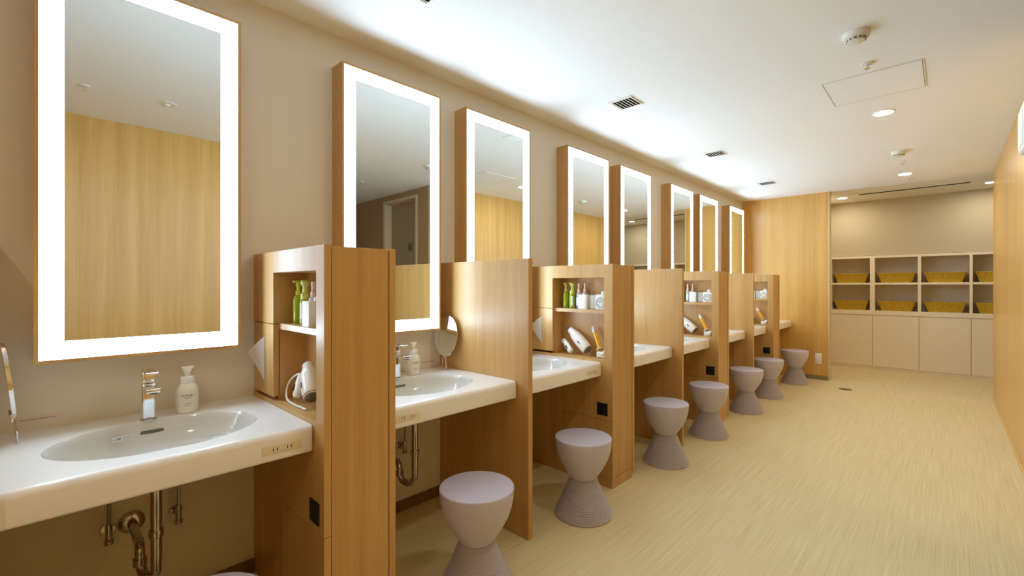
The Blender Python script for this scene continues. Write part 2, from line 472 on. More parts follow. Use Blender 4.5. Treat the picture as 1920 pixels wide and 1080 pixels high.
# ------------------------------------------------------------------ thin dividers
YD = [YA + T/2 - P/2 + k*P for k in range(4)]
dl = ['thin wood divider left of the nearest sink at the frame edge', 'nearest thin wood divider panel, with an oval hand mirror leaning on it',
      'middle thin wood divider panel, between second and third storage partitions', 'farthest thin wood divider panel, before the last storage partition']
d0 = MB().box(0, XS, -TD/2, TD/2, 0, ZS, bev=0.001, seg=1).build('divider_panel', 'wood', smooth=False)
for k in range(4):
    o = d0 if k == 0 else dup(d0)
    o.location = (0, YD[k], 0); tag(o, dl[k], 'divider', 'thin divider panels between sinks')

# ------------------------------------------------------------------ counters with basins
BAYS = []
for k in range(4):
    BAYS.append((YD[k]+TD/2, YA+k*P))
    BAYS.append((YA+k*P+T, YD[k+1]-TD/2 if k < 3 else YE))
EX, EA, EB = 0.350, 0.212, 0.280   # basin centre x and semi axes
def make_counter(L, name='vanity_counter'):
    """local origin: wall, middle of the bay; L = half width"""
    t = thing(name, '', 'washbasin', group='white vanity counters')
    bm = bmesh.new(); N = 96
    xr = XC-0.020
    # top sheet from the basin rim out to a rectangle
    def rect(a):
        c, s_ = math.cos(a), math.sin(a)
        k = min((xr-EX)/c if c > 1e-9 else (EX-0.0)/(-c) if c < -1e-9 else 1e9, L/abs(s_) if abs(s_) > 1e-9 else 1e9)
        return EX+k*c, k*s_
    angs = [2*PI*i/N for i in range(N)]
    for cx, cy in ((xr-EX, L), (xr-EX, -L), (-EX, L), (-EX, -L)):
        a = math.atan2(cy, cx) % (2*PI)
        j = min(range(N), key=lambda q: abs(((angs[q]-a+PI) % (2*PI))-PI)); angs[j] = a
    rim = [bm.verts.new((EX+EA*math.cos(a), EB*math.sin(a), ZK)) for a in angs]
    rim_b = [bm.verts.new((EX+(EA+.02)*math.cos(a), (EB+.02)*math.sin(a), ZK-0.018)) for a in angs]
    out = [bm.verts.new((*rect(a), ZK)) for a in angs]
    out_b = [bm.verts.new((*rect(a), ZK-0.018)) for a in angs]
    for i in range(N):
        j = (i+1) % N
        bm.faces.new((rim[i], rim[j], out[j], out[i])); bm.faces.new((rim_b[j], rim_b[i], out_b[i], out_b[j]))
        bm.faces.new((rim[j], rim[i], rim_b[i], rim_b[j]))
        if out[i].co.x < xr-1e-4 or out[j].co.x < xr-1e-4: bm.faces.new((out[i], out[j], out_b[j], out_b[i]))
    # rolled apron
    prof = [(xr, ZK)]
    for q in range(1, 9):
        a = PI/2*(1-q/8); prof.append((xr+0.020*math.cos(a), ZK-0.020+0.020*math.sin(a)))
    for q in range(0, 5):
        a = -PI/2*q/4; prof.append((XC-0.010+0.010*math.cos(a), ZB+0.010+0.010*math.sin(a)))
    prof += [(XC-0.030, ZB), (XC-0.030, ZK-0.018), (xr, ZK-0.018)]
    secs = []
    rr = 0.014
    for q in range(0, 6): a = PI/2*q/5; secs.append((-L+rr*(1-math.sin(a)) - 0, rr*(1-math.cos(a))))
    secs = [(-L + rr*(1-math.cos(PI/2*q/5)), rr*(1-math.sin(PI/2*q/5))) for q in range(6)]
    secs = secs + [(-y, i_) for y, i_ in reversed(secs)]
    rings = []
    for y, ins in secs:
        ring = []
        for x, z in prof:
            d = ins if x > xr+0.001 else 0
            ring.append(bm.verts.new((x-d*min(1, (x-xr)/0.020), y, z)))
        rings.append(ring)
    n = len(prof)
    for a, c in zip(rings[:-1], rings[1:]):
        for i in range(n-1): bm.faces.new((a[i], c[i], c[i+1], a[i+1]))
    bm.faces.new(rings[0]); bm.faces.new(list(reversed(rings[-1])))
    bmesh.ops.remove_doubles(bm, verts=bm.verts, dist=1e-5)
    mb = MB(); mb.bm.free(); mb.bm = bm
    mb.build('counter_top', 'white', t, angle=40)
    # basin: bowl inside and shell underneath
    bp = [(0.0, 1.0), (0.004, 0.985), (0.02, 0.965), (0.045, 0.93), (0.075, 0.86), (0.100, 0.74), (0.115, 0.56), (0.122, 0.32), (0.126, 0.10)]
    bm = bmesh.new(); prev = None
    for d, s_ in bp:
        ring = [bm.verts.new((EX+EA*s_*math.cos(a), EB*s_*math.sin(a), ZK-d)) for a in angs]
        if prev:
            for i in range(N):
                j = (i+1) % N; bm.faces.new((prev[i], ring[i], ring[j], prev[j]))
        prev = ring
    bm.faces.new(prev)
    prev = None
    for d, s_ in bp:
        ring = [bm.verts.new((EX+(EA*s_+0.012)*math.cos(a), (EB*s_+0.012)*math.sin(a), ZK-d-0.012)) for a in angs]
        if prev:
            for i in range(N):
                j = (i+1) % N; bm.faces.new((prev[j], ring[j], ring[i], prev[i]))
        prev = ring
    bm.faces.new(list(reversed(prev)))
    me = bpy.data.meshes.new('basin'); bm.to_mesh(me); bm.free(); me.materials.append(M['basin'])
    for p in me.polygons: p.use_smooth = True
    me.set_sharp_from_angle(angle=math.radians(50))
    bo = bpy.data.objects.new('basin', me); C.objects.link(bo); bo.parent = t
    MB().lathe([(0.0, 0.0), (0.026, 0.0), (0.030, 0.002), (0.020, 0.004), (0.0, 0.005)], 24, Matrix.Translation((EX, 0, ZK-0.1262)), cap=False).build('drain_plug', 'chrome', bo)
    # overflow slot on the wall side of the bowl
    sx = EX - EA*0.930 + 0.001
    nrm = Matrix.Translation((sx, 0, ZK-0.042)) @ Matrix.Rotation(math.radians(14), 4, 'Y')
    pts = []
    for k in range(9): a = -PI/2+PI*k/8; pts.append((0.028+0.0062*math.cos(a), 0.0062*math.sin(a)))
    for k in range(9): a = PI/2+PI*k/8; pts.append((-0.028+0.0062*math.cos(a), 0.0062*math.sin(a)))
    MB().prism(pts, lambda u, v, q: nrm @ Vector((q+0.0005-0.4*u*u, u, v)), -0.004, 0.0015).build('overflow_slot', 'slot', bo)
    return t
def sockets(t, side, yc):
    """two-gang outlet strip set in the apron"""
    y = yc
    p = MB().box(XC-0.004, XC+0.0018, y-0.062, y+0.062, 0.722, 0.752, bev=0.0015).build('socket_plate', 'ivory', t)
    for c in (-0.022, 0.022):
        s_ = MB().box(XC+0.0012, XC+0.0028, y+c-0.017, y+c+0.017, 0.726, 0.748, bev=0.0006, seg=1).build('socket', 'ivory', p)
        b = MB()
        for q in (-0.0062, 0.0062): b.box(XC+0.002, XC+0.0032, y+c+q-0.0013, y+c+q+0.0013, 0.732, 0.7415)
        b.build('slit', 'dark', s_, smooth=False)
bayname = ['nearest bay', 'second nearest bay', 'third nearest bay', 'fourth nearest bay', 'fourth farthest bay', 'third farthest bay', 'second farthest bay', 'last bay']
bayat = ['cut by the left edge', 'past the nearest storage partition', 'past the nearest thin divider', 'past the second storage partition',
         'past the middle thin divider', 'past the third storage partition', 'past the farthest thin divider', 'against the wood end wall']
counters = []
protos = {}
for i, (y0, y1) in enumerate(BAYS):
    L = (y1-y0)/2 - 0.0008; mid = (y0+y1)/2
    t = make_counter(L)
    t.location = (0, mid, 0)
    sockets(t, i % 2, (1 if i % 2 == 0 else -1)*(L-0.104))
    t['label'] = 'white counter with oval basin, ' + bayname[i] + ', ' + bayat[i]
    counters.append(t)
# caution label stuck in the nearest basin
lb_m = Matrix.Translation((0.1682, -0.085, ZK-0.046)) @ Matrix.Rotation(math.radians(14.6), 4, 'Z') @ Matrix.Rotation(math.radians(14), 4, 'Y')
lab = thing('caution_label', 'small white caution label with yellow triangle stuck inside the nearest basin', 'label', (0, (BAYS[0][0]+BAYS[0][1])/2, 0))
MB().box(0, 0.0004, -0.030, 0.030, -0.014, 0.014, mtx=lb_m).build('backing', 'label', lab, smooth=False)
MB().prism([(-0.029, 0.001), (-0.021, 0.001), (-0.025, 0.009)], lambda u, v, q: lb_m @ Vector((q, u, v)), 0.0005, 0.0008).build('warning_triangle', 'yellow', lab, smooth=False)
text('lettering', '\u6ce8\u610f', 0.0085, 'ink', lab, lb_m @ Matrix.Translation((0.0006, -0.011, 0.004)) @ ON_LEFT_WALL)
b = MB()
for k in range(6): b.box(0.0004, 0.0007, 0.001, 0.022+0.006*((k*7) % 3)/2, 0.0095-k*0.0042, 0.0105-k*0.0042, mtx=lb_m)
b.box(0.0004, 0.0007, -0.024, -0.012, -0.0085, -0.0065, mtx=lb_m)
b.build('printed_lines', 'grey_line', lab, smooth=False)

# ------------------------------------------------------------------ faucets
def make_faucet():
    t = thing('faucet', '', 'faucet', group='chrome single lever faucets')
    MB().box(-0.020, 0.020, -0.020, 0.020, 0.003, 0.132, bev=0.009, seg=4).build('body', 'chrome', t)
    MB().lathe([(0.026, 0), (0.026, 0.003), (0.022, 0.004)], 32).build('base_ring', 'drain', t)
    MB().box(-0.012, 0.116, -0.020, 0.020, 0.113, 0.127, bev=0.003, seg=3).build('spout', 'chrome', t)
    MB().box(0.086, 0.110, -0.011, 0.011, 0.109, 0.114, bev=0.001).build('aerator', 'black', t)
    MB().box(-0.020, 0.020, -0.020, 0.020, 0.134, 0.175, bev=0.008, seg=4).build('cap', 'chrome', t)
    MB().box(-0.016, 0.086, -0.018, 0.018, 0.1745, 0.180, bev=0.0015).build('lever', 'chrome', t)
    return t
fa = make_faucet()
for i, (y0, y1) in enumerate(BAYS):
    lab_ = 'chrome square faucet behind the basin in the ' + bayname[i]
    loc = (0.128, (y0+y1)/2 - 0.008, ZK)
    if i == 0: fa.location = loc; fa['label'] = lab_
    else: dup(fa, loc, label=lab_)

# ------------------------------------------------------------------ hand soap bottles
def make_soap():
    t = thing('soap_bottle', '', 'bottle', group='foam hand soap bottles')
    MB().lathe([(0.030, 0), (0.034, 0.002), (0.0355, 0.008), (0.0365, 0.05), (0.0365, 0.085), (0.034, 0.098), (0.027, 0.108), (0.0225, 0.112)], 40, sx=1.0, sy=1.0).build('bottle_body', 'soap', t)
    MB().lathe([(0.0225, 0.110), (0.0235, 0.112), (0.0235, 0.134), (0.0215, 0.137), (0.011, 0.138)], 36).build('collar', 'plastic', t)
    h = MB().lathe([(0.0095, 0.137), (0.0095, 0.150), (0.014, 0.158), (0.0145, 0.168), (0.012, 0.172), (0.0, 0.173)], 28)
    h.box(-0.009, 0.009, -0.019, 0.020, 0.1675, 0.1755, bev=0.003, seg=3)
    h.box(-0.0045, 0.0045, 0.0155, 0.0205, 0.163, 0.171, bev=0.0015)
    h.build('pump_head', 'plastic', t)
    face = Matrix.Rotation(math.radians(-8), 4, 'Z') @ ON_LEFT_WALL
    text('lettering', 'HAND', 0.0125, 'ink', t, face @ Matrix.Translation((0, 0.068, 0)), wrap=0.0366, squeeze=1.15)
    text('lettering', 'SOAP', 0.0062, 'ink', t, face @ Matrix.Translation((0, 0.0585, 0)), wrap=0.0366, squeeze=1.3)
    b = MB()
    for (y, z, w) in ((-0.006, 0.037, 0.004), (0.006, 0.038, 0.009), (0.0, 0.031, 0.010)):
        for q in range(4):
            a0 = (y-w+2*w*q/4)/0.0366; a1 = (y-w+2*w*(q+0.85)/4)/0.0366
            b.prism([(a0, z-0.0008), (a1, z-0.0008), (a1, z+0.0008), (a0, z+0.0008)], lambda u, v, d: Matrix.Rotation(math.radians(-8), 4, 'Z') @ Vector((d*math.cos(u), d*math.sin(u), v)), 0.0363, 0.0369)
    b.build('printed_lines', 'ink', t, smooth=False)
    return t
so = make_soap()
for i, (y0, y1) in enumerate(BAYS):
    lab_ = 'frosted hand soap pump bottle beside the faucet in the ' + bayname[i]
    loc = (0.108, (y0+y1)/2 + 0.113, ZK)
    if i == 0: so.location = loc; so['label'] = lab_
    else: dup(so, loc, label=lab_)

# ------------------------------------------------------------------ stickers on the wall
def sticker(y, label):
    t = thing('wall_sticker', label, 'sticker', (0, y, 0.820), group='clear text stickers on the left wall')
    pts = []
    for cx, cz, a0 in ((0.050, 0.008, 0), (-0.050, 0.008, PI/2), (-0.050, -0.008, PI), (0.050, -0.008, 1.5*PI)):
        for q in range(5): a = a0+PI/2*q/4; pts.append((cx+0.005*math.cos(a), cz+0.005*math.sin(a)))
    MB().prism(pts, lambda u, v, d: (d, u, v), 0.0, 0.0006).build('backing', 'paper', t, smooth=False)
    text('lettering', 'The tap water is good to drink.', 0.0072, 'ink', t, Matrix.Translation((0.0008, -0.006, 0)) @ ON_LEFT_WALL, squeeze=0.94)
sticker(0.000, 'narrow clear sticker with one line of text above the nearest counter, by the hand mirror')
sticker(1.600, 'narrow clear sticker with one line of text behind the second soap bottle')

# ------------------------------------------------------------------ oval hand mirrors leaning in the corners
def make_hand_mirror():
    """local frame: stands on z=0, face towards -y, before leaning"""
    t = thing('hand_mirror', '', 'mirror', group='oval hand mirrors on the counters')
    a_, c_ = 0.083, 0.117; zc_ = 0.197
    def oval(k=1.0, n=48): return [(a_*k*math.cos(2*PI*i/n), zc_+c_*k*math.sin(2*PI*i/n)) for i in range(n)]
    MB().prism(oval(), lambda u, v, d: (u, d, v), -0.004, 0.004).build('rim', 'chrome', t)
    MB().prism(oval(0.965), lambda u, v, d: (u, d, v), -0.0055, -0.0035).build('mirror_glass', 'mirror', t, smooth=False)
    b = MB()
    b.tube([(-0.008, 0, 0.076), (-0.012, 0, 0.045), (-0.016, 0, 0.012), (-0.012, 0, 0.004), (0, 0, 0.003), (0.012, 0, 0.004), (0.016, 0, 0.012), (0.012, 0, 0.045), (0.008, 0, 0.076)], 0.0028, 8)
    b.tube([(-0.045, 0.006, 0.094), (-0.025, 0.006, 0.083), (0, 0.006, 0.078), (0.025, 0.006, 0.083), (0.045, 0.006, 0.094)], 0.003, 8)
    b.box(-0.009, 0.009, -0.003, 0.008, 0.066, 0.086, bev=0.002)
    b.build('wire_handle', 'chrome', t)
    return t
hm = make_hand_mirror()
hm.location = (0.122, 1.620, ZK+0.0005); hm.rotation_euler = (math.radians(-6), 0, math.radians(13))
hm['label'] = 'oval hand mirror with wire handle leaning against the nearest thin divider'
h2 = dup(hm, (0.145, -0.050, ZK+0.0005)); h2.rotation_euler = (math.radians(-6), 0, math.radians(180+4))
h2['label'] = 'oval hand mirror cut off by the left edge, seen side on at the nearest sink'

# ------------------------------------------------------------------ pipes under the basins
def make_drain():
    t = thing('drain_pipe', '', 'pipe', group='chrome drain traps under the basins')
    x0 = EX-0.045; b = MB()
    b.tube([(x0, 0, 0.646), (x0, 0, 0.44), (x0, 0, 0.35)], 0.0165, 20)
    b.build('tailpiece', 'drain', t)
    b = MB(); b.lathe([(0.024, 0.632), (0.026, 0.625), (0.026, 0.610), (0.020, 0.604), (0.017, 0.600)], 24, cx=x0, cy=0)
    b.build('top_nut', 'drain', t)
    b = MB(); b.lathe([(0.020, 0.425), (0.0215, 0.432), (0.0215, 0.445), (0.020, 0.452)], 24, cx=x0, cy=0); b.build('middle_nut', 'drain', t)
    pts = [(x0, 0, 0.355)]
    r = 0.045
    for q in range(0, 13): a = PI*q/12; pts.append((x0-r+r*math.cos(a), -0.35*(r-r*math.cos(a)), 0.32-r*math.sin(a)))
    yq = -0.35*2*r
    pts += [(x0-2*r, yq, 0.335)]
    for q in range(1, 8): a = PI/2*q/7; pts.append((x0-2*r-0.04+0.04*math.cos(a), yq, 0.335+0.04*math.sin(a)))
    pts += [(0.002, yq+0.0, 0.378)]
    MB().tube(pts, 0.0155, 16).build('trap_bend', 'drain', t)
    b = MB(); b.lathe([(0.0, 0.0), (0.042, 0.0), (0.040, 0.006), (0.030, 0.012), (0.020, 0.016), (0.0, 0.016)], 32, Matrix.Translation((0.0005, yq, 0.378)) @ Matrix.Rotation(PI/2, 4, 'Y'), cap=False)
    b.build('wall_flange', 'drain', t)
    MB().lathe([(0.0205, -0.012), (0.0205, 0.012)], 20, Matrix.Translation((x0-2*r, yq, 0.318))).build('trap_nut', 'drain', t)
    return t
def make_valve():
    t = thing('stop_valve', '', 'valve', group='water stop valves on the wall under the basins')
    MB().lathe([(0, 0), (0.024, 0), (0.022, 0.006), (0.010, 0.009), (0, 0.009)], 24, Matrix.Rotation(PI/2, 4, 'Y'), cap=False).build('wall_flange', 'drain', t)
    MB().tube([(0.004, 0, 0), (0.05, 0, 0)], 0.009, 12).build('valve_body', 'drain', t)
    MB().tube([(0.05, 0, -0.014), (0.05, 0, 0.038)], [0.011, 0.011], 12).build('valve_neck', 'drain', t)
    MB().lathe([(0.0, -0.001), (0.014, 0.0), (0.015, 0.012), (0.010, 0.018), (0, 0.019)], 16, Matrix.Translation((0.05, 0, -0.032)), cap=False).build('valve_knob', 'drain', t)
    MB().tube([(0.05, 0, 0.036), (0.052, 0.001, 0.10), (0.056, 0.001, 0.17), (0.060, 0.0, 0.26)], 0.0062, 10).build('supply_hose', 'hose', t)
    return t
dr = make_drain(); va = make_valve()
for n_, i in enumerate((0, 1, 2, 3)):
    mid = sum(BAYS[i])/2 - 0.01
    if n_ == 0: dr.location = (0, mid, 0)
    d_ = dr if n_ == 0 else dup(dr, (0, mid, 0))
    d_['label'] = 'chrome drain trap pipe under the basin in the ' + bayname[i]
    for k, (dy, z) in enumerate(((-0.10, 0.372), (0.105, 0.372))):
        v = va if (n_ == 0 and k == 0) else dup(va)
        v.location = (0.0005, mid+dy, z)
        v['label'] = '%s stop valve with hose under the basin in the %s' % (('left', 'right')[k], bayname[i])

# ------------------------------------------------------------------ things in the niches
def pump_bottle(kind):
    names = {'green_tall': 'lotion_bottle', 'green_foam': 'foam_bottle', 'clear_a': 'toner_bottle', 'clear_b': 'milk_bottle'}
    t = thing(names[kind], '', 'bottle', group='pump bottles in the niches')
    if kind == 'green_tall':
        MB().lathe([(0.019, 0), (0.0205, 0.003), (0.0205, 0.095), (0.017, 0.110), (0.010, 0.117)], 24).build('bottle_body', 'green', t)
        h = MB().lathe([(0.011, 0.115), (0.011, 0.132), (0.007, 0.134), (0.0065, 0.150), (0.010, 0.153), (0.009, 0.168), (0.0, 0.172)], 20)
        h.box(-0.006, 0.006, -0.022, 0.004, 0.166, 0.176, bev=0.002)
        h.build('pump_head', 'green_pump', t)
    elif kind == 'green_foam':
        MB().lathe([(0.020, 0), (0.0225, 0.003), (0.0225, 0.085), (0.019, 0.098), (0.016, 0.102)], 24).build('bottle_body', 'green', t)
        MB().box(0.004, 0.019, -0.0235, -0.012, 0.02, 0.085, bev=0.002).build('label_strip', 'clear', t)
        h = MB().lathe([(0.0185, 0.100), (0.0185, 0.122), (0.012, 0.125), (0.010, 0.150), (0.017, 0.160), (0.018, 0.172), (0.010, 0.177), (0.0, 0.178)], 24)
        h.box(-0.030, 0.006, -0.008, 0.006, 0.167, 0.178, bev=0.003)
        h.build('pump_head', 'green_pump', t)
    else:
        r, hh = (0.0185, 0.105) if kind == 'clear_a' else (0.0225, 0.108)
        MB().lathe([(r-0.002, 0), (r, 0.003), (r, hh-0.006), (r*0.9, hh), (0.009, hh+0.008)], 24).build('bottle_body', 'clear', t)
        MB().box(-r*0.62, r*0.62, -r-0.0008, -r*0.8, 0.02, 0.075, bev=0.001).build('label_strip', 'label', t)
        MB().lathe([(0.0115, hh+0.004), (0.0115, hh+0.026), (0.008, hh+0.030), (0.0075, hh+0.044), (0.0095, hh+0.048), (0.0085, hh+0.066), (0.0, hh+0.070)], 20).build('pump_head', 'pink', t)
    return t
def carton():
    t = thing('carton', '', 'box', group='small white cartons in the niches')
    MB().box(-0.032, 0.032, -0.028, 0.028, 0, 0.096, bev=0.0015).build('carton_body', 'box', t)
    b = MB(); b.box(-0.024, -0.004, -0.0286, -0.0278, 0.078, 0.080)
    b.box(-0.0324, -0.0316, -0.0282, 0.028, 0, 0.096); b.build('printed_lines', 'grey_line', t, smooth=False)
    return t
def ribbed_case():
    t = thing('ribbed_case', '', 'container', group='clear ribbed cases in the niches')
    MB().box(-0.026, 0.026, -0.024, 0.026, 0, 0.094, bev=0.003).build('case_body', 'clear', t)
    b = MB()
    for k in range(7): b.box(-0.0215+k*0.007, -0.0195+k*0.007, -0.0260, -0.0238, 0.008, 0.088)
    b.build('rib', 'box', t, smooth=False)
    b = MB(); b.box(-0.0235, 0.0235, -0.020, 0.022, 0.004, 0.086, bev=0.002); b.build('contents', 'box', t)
    return t
def cotton_jar():
    t = thing('cotton_jar', '', 'jar', group='jars with round emblem in the niches')
    MB().box(-0.040, 0.040, -0.030, 0.030, 0, 0.098, bev=0.006, seg=3).build('jar_body', 'box', t)
    b = MB()
    def ring(r0, r1, n=32):
        for i in range(n):
            a0, a1 = 2*PI*i/n, 2*PI*(i+1)/n
            b.prism([(r0*math.cos(a0), r0*math.sin(a0)), (r1*math.cos(a0), r1*math.sin(a0)), (r1*math.cos(a1), r1*math.sin(a1)), (r0*math.cos(a1), r0*math.sin(a1))],
                    lambda u, v, d: (u, d, 0.044+v), -0.0312, -0.0298)
    ring(0.030, 0.0335); ring(0.020, 0.0215)
    for k in range(6):
        a = PI*k/6
        b.prism([(0.018*math.cos(a)-0.001*math.sin(a), 0.018*math.sin(a)+0.001*math.cos(a)), (0.018*math.cos(a)+0.001*math.sin(a), 0.018*math.sin(a)-0.001*math.cos(a)),
                 (0.004*math.cos(a), 0.004*math.sin(a))], lambda u, v, d: (u, d, 0.044+v), -0.0312, -0.0298)
    b.build('round_emblem', 'ink', t, smooth=False)
    MB().lathe([(0.020, 0.098), (0.022, 0.102), (0.022, 0.116), (0.012, 0.122), (0.0, 0.123)], 24, cx=0.012).build('knob', 'plastic', t)
    return t
SH = 1.1172
items = [('green_tall', pump_bottle('green_tall'), 0.302, 0.066, 'tall green pump bottle at the left end of shelf, %s'),
         ('green_foam', pump_bottle('green_foam'), 0.352, 0.074, 'shorter green foam bottle with lime pump on shelf, %s'),
         ('clear_a', pump_bottle('clear_a'), 0.398, 0.062, 'slim clear bottle with pale pink pump on shelf, %s'),
         ('clear_b', pump_bottle('clear_b'), 0.446, 0.075, 'wider clear bottle with pale pink pump on shelf, %s')]
boxes = [(carton(), 0.474, 0.052-0.0, 'plain white carton in front of the bottles on shelf, %s'),
         (ribbed_case(), 0.537, 0.074, 'clear ribbed case between carton and jar on shelf, %s'),
         (cotton_jar(), 0.606, 0.070, 'white jar with round black emblem, right end of shelf, %s')]
nich = ['nearest storage niche', 'second storage niche', 'third storage niche', 'farthest storage niche']
for k in range(4):
    for kind, o, x, y, lb in items:
        q = o if k == 0 else dup(o)
        xx, yy = x, y+0.012
        if kind == 'clear_b': xx, yy = x+0.0, 0.108-0.004
        if kind == 'clear_a': xx, yy = x+0.0, 0.100
        q.location = (xx, YA+k*P+yy, SH); q['label'] = lb % nich[k]
    for o, x, y, lb in boxes:
        q = o if k == 0 else dup(o)
        q.location = (x + (0.024 if k == 0 and x < 0.5 else 0.0), YA+k*P+y+0.004, SH); q['label'] = lb % nich[k]

def frame_along(p, q, roll=0):
    """matrix whose z axis runs p->q with origin p"""
    p = Vector(p); q = Vector(q); z = (q-p).normalized()
    x = Vector((0, -1, 0)).cross(z).normalized(); y = z.cross(x)
    m = Matrix(((x.x, y.x, z.x, p.x), (x.y, y.y, z.y, p.y), (x.z, y.z, z.z, p.z), (0, 0, 0, 1)))
    return m @ Matrix.Rotation(roll, 4, 'Z')
def hair_dryer(p_low, p_top, h_low, h_top, grille_low):
    t = thing('hair_dryer', '', 'hair dryer', (p_low[0], p_low[1], 0.8025), group='white hair dryers in the niches')
    o = Vector(t.location)
    A = Vector(p_low)-o; B = Vector(p_top)-o; ln = (B-A).length
    m = frame_along(A, B)
    prof = [(0.034, 0.0), (0.038, 0.006), (0.0415, 0.03), (0.0415, ln*0.45), (0.038, ln*0.66), (0.034, ln*0.76), (0.0265, ln*0.84), (0.025, ln*0.97), (0.021, ln), (0.0, ln+0.001)]
    bar = MB().lathe(prof, 32, m, sy=0.82).build('barrel', 'dryer', t)
    gm = m @ Matrix.Translation((0, 0, -0.0005))
    gr = MB().lathe([(0.0, -0.007), (0.018, -0.006), (0.030, -0.003), (0.034, 0.001)], 28, gm, sy=0.82, cap=False).build('intake_grille' if grille_low else 'outlet', 'grille', t)
    if grille_low:
        b = MB()
        for i in range(-4, 5):
            for j in range(-3, 4):
                if (i/4.6)**2+(j/3.8)**2 < 1: b.lathe([(0.0016, -0.0015), (0.0016, 0.001)], 6, gm @ Matrix.Translation((i*0.0062, j*0.0062, -0.0065 + 0.004*((i/4.6)**2+(j/3.8)**2))))
        b.build('grille_hole', 'black', gr, smooth=False)
        b = MB(); b.lathe([(0.034, 0.004), (0.0386, 0.004), (0.0392, 0.0055), (0.034, 0.0055)], 28, m, sy=0.82, cap=False); b.build('trim_ring', 'grille', t)
    b = MB(); b.box(-0.0035, 0.0035, -0.0012, 0.0012, -0.012, 0.012, bev=0.001, mtx=m @ Matrix.Translation((-0.004, 0.0335, ln*0.33)))
    b.build('badge', 'ink', bar)
    A2 = Vector(h_low)-o; B2 = Vector(h_top)-o; l2 = (B2-A2).length
    m2 = frame_along(A2, B2)
    MB().lathe([(0.0, 0.0), (0.015, 0.002), (0.0205, 0.012), (0.0195, l2*0.6), (0.015, l2*0.9), (0.008, l2), (0.0, l2+0.001)], 24, m2, sy=0.85, cap=False).build('handle', 'dryer', t)
    MB().box(-0.004, 0.004, 0.0145, 0.0180, l2*0.25, l2*0.5, bev=0.001, mtx=m2).build('switch', 'black', t)
    return t, o
# nearest niche: upright, intake grille down, cord looped over the floor of the niche
def dryer_pose_a(y):
    t, o = hair_dryer((0.478, y+0.060, 0.846), (0.368, y+0.088, 0.955), (0.356, y+0.050, 0.824), (0.318, y+0.084, 0.912), True)
    pts = [(0.350, y+0.080, 0.908), (0.318, y+0.070, 0.915), (0.275, y+0.055, 0.885), (0.262, y+0.045, 0.845), (0.285, y+0.036, 0.812), (0.340, y+0.030, 0.8075), (0.410, y+0.026, 0.8075), (0.460, y+0.030, 0.808), (0.500, y+0.030, 0.808)]
    # smooth it
    for _ in range(2):
        n = [pts[0]]
        for a, c in zip(pts[:-1], pts[1:]):
            n += [tuple(0.75*u+0.25*v for u, v in zip(a, c)), tuple(0.25*u+0.75*v for u, v in zip(a, c))]
        pts = n + [pts[-1]]
    MB().tube([Vector(p)-o for p in pts], 0.0038, 8).build('cord', 'plastic', t)
    return t
da = dryer_pose_a(YA); da['label'] = 'white hair dryer with grey intake grille and looped cord in the nearest storage niche'
def dryer_pose_c(y):
    t, o = hair_dryer((0.494, y+0.060, 0.846), (0.330, y+0.090, 0.968), (0.378, y+0.038, 0.820), (0.282, y+0.078, 0.897), False)
    b = MB()
    b.tube([Vector((0.340, y+0.090, 0.955))-o, Vector((0.292, y+0.098, 0.975))-o], [0.008, 0.006], 10)
    b.tube([Vector((0.335, y+0.088, 0.962))-o, Vector((0.305, y+0.092, 0.990))-o], 0.004, 8)
    b.build('folded_nozzle', 'grille', t)
    MB().tube([Vector((0.280+0.012*math.cos(q*PI/6), y+0.072, 0.885+0.012*math.sin(q*PI/6)))-o for q in range(12)], 0.0022, 6, closed=True).build('hanging_loop', 'plastic', t)
    return t
dc = dryer_pose_c(YA+P); dc['label'] = 'white hair dryer leaning with its handle folded in the second storage niche'
q = dup(dc, dc.location + Vector((-0.012, P, 0))); q['label'] = 'white hair dryer leaning, half hidden, in the third storage niche'
q = dup(dc, dc.location + Vector((-0.012, 2*P, 0))); q['label'] = 'white hair dryer almost hidden in the farthest storage niche'

def styler():
    t = thing('styling_iron', '', 'styling iron', (0, 0, 0), group='styling irons with golden barrels')
    A = Vector((-0.006, 0.0, 0.026)); B = Vector((-0.086, 0.034, 0.172)); m = frame_along(A, B); ln = (B-A).length
    MB().lathe([(0.0125, 0.0), (0.0125, ln*0.74)], 24, m).build('barrel', 'gold', t)
    MB().lathe([(0.0145, ln*0.73), (0.0145, ln*0.84), (0.010, ln*0.93), (0.0065, ln), (0.0, ln+0.002)], 20, m).build('tip', 'plastic', t)
    b = MB(); b.box(-0.0145, -0.0105, -0.0035, 0.0035, 0.0, ln*0.72, bev=0.001, mtx=m); b.build('clamp_plate', 'gold', t)
    b = MB(); b.lathe([(0.0, 0.004), (0.022, 0.004), (0.024, 0.007), (0.022, 0.010), (0.012, 0.012)], 24, m, cap=False)
    b.box(-0.026, 0.036, -0.016, 0.018, -0.026, 0.014, bev=0.007, seg=3)
    b.lathe([(0.0, -0.002), (0.015, 0.0), (0.016, 0.03), (0.010, 0.042), (0.0, 0.044)], 20, frame_along(Vector((0.010, -0.004, -0.005)), Vector((0.045, -0.008, 0.016))), cap=False)
    for v in b.bm.verts: v.co.z = max(v.co.z, -0.026)
    b.build('grip', 'plastic', t)
    MB().box(-0.018, 0.034, -0.014, 0.016, -0.0258, -0.021).build('foot', 'black', t)
    return t
sy0 = styler()
for k in range(4):
    s_ = sy0 if k == 0 else dup(sy0)
    s_.location = (0.598, YA+k*P+0.062, 0.8025+0.026)
    s_['label'] = 'styling iron with golden barrel and white grip, ' + nich[k]

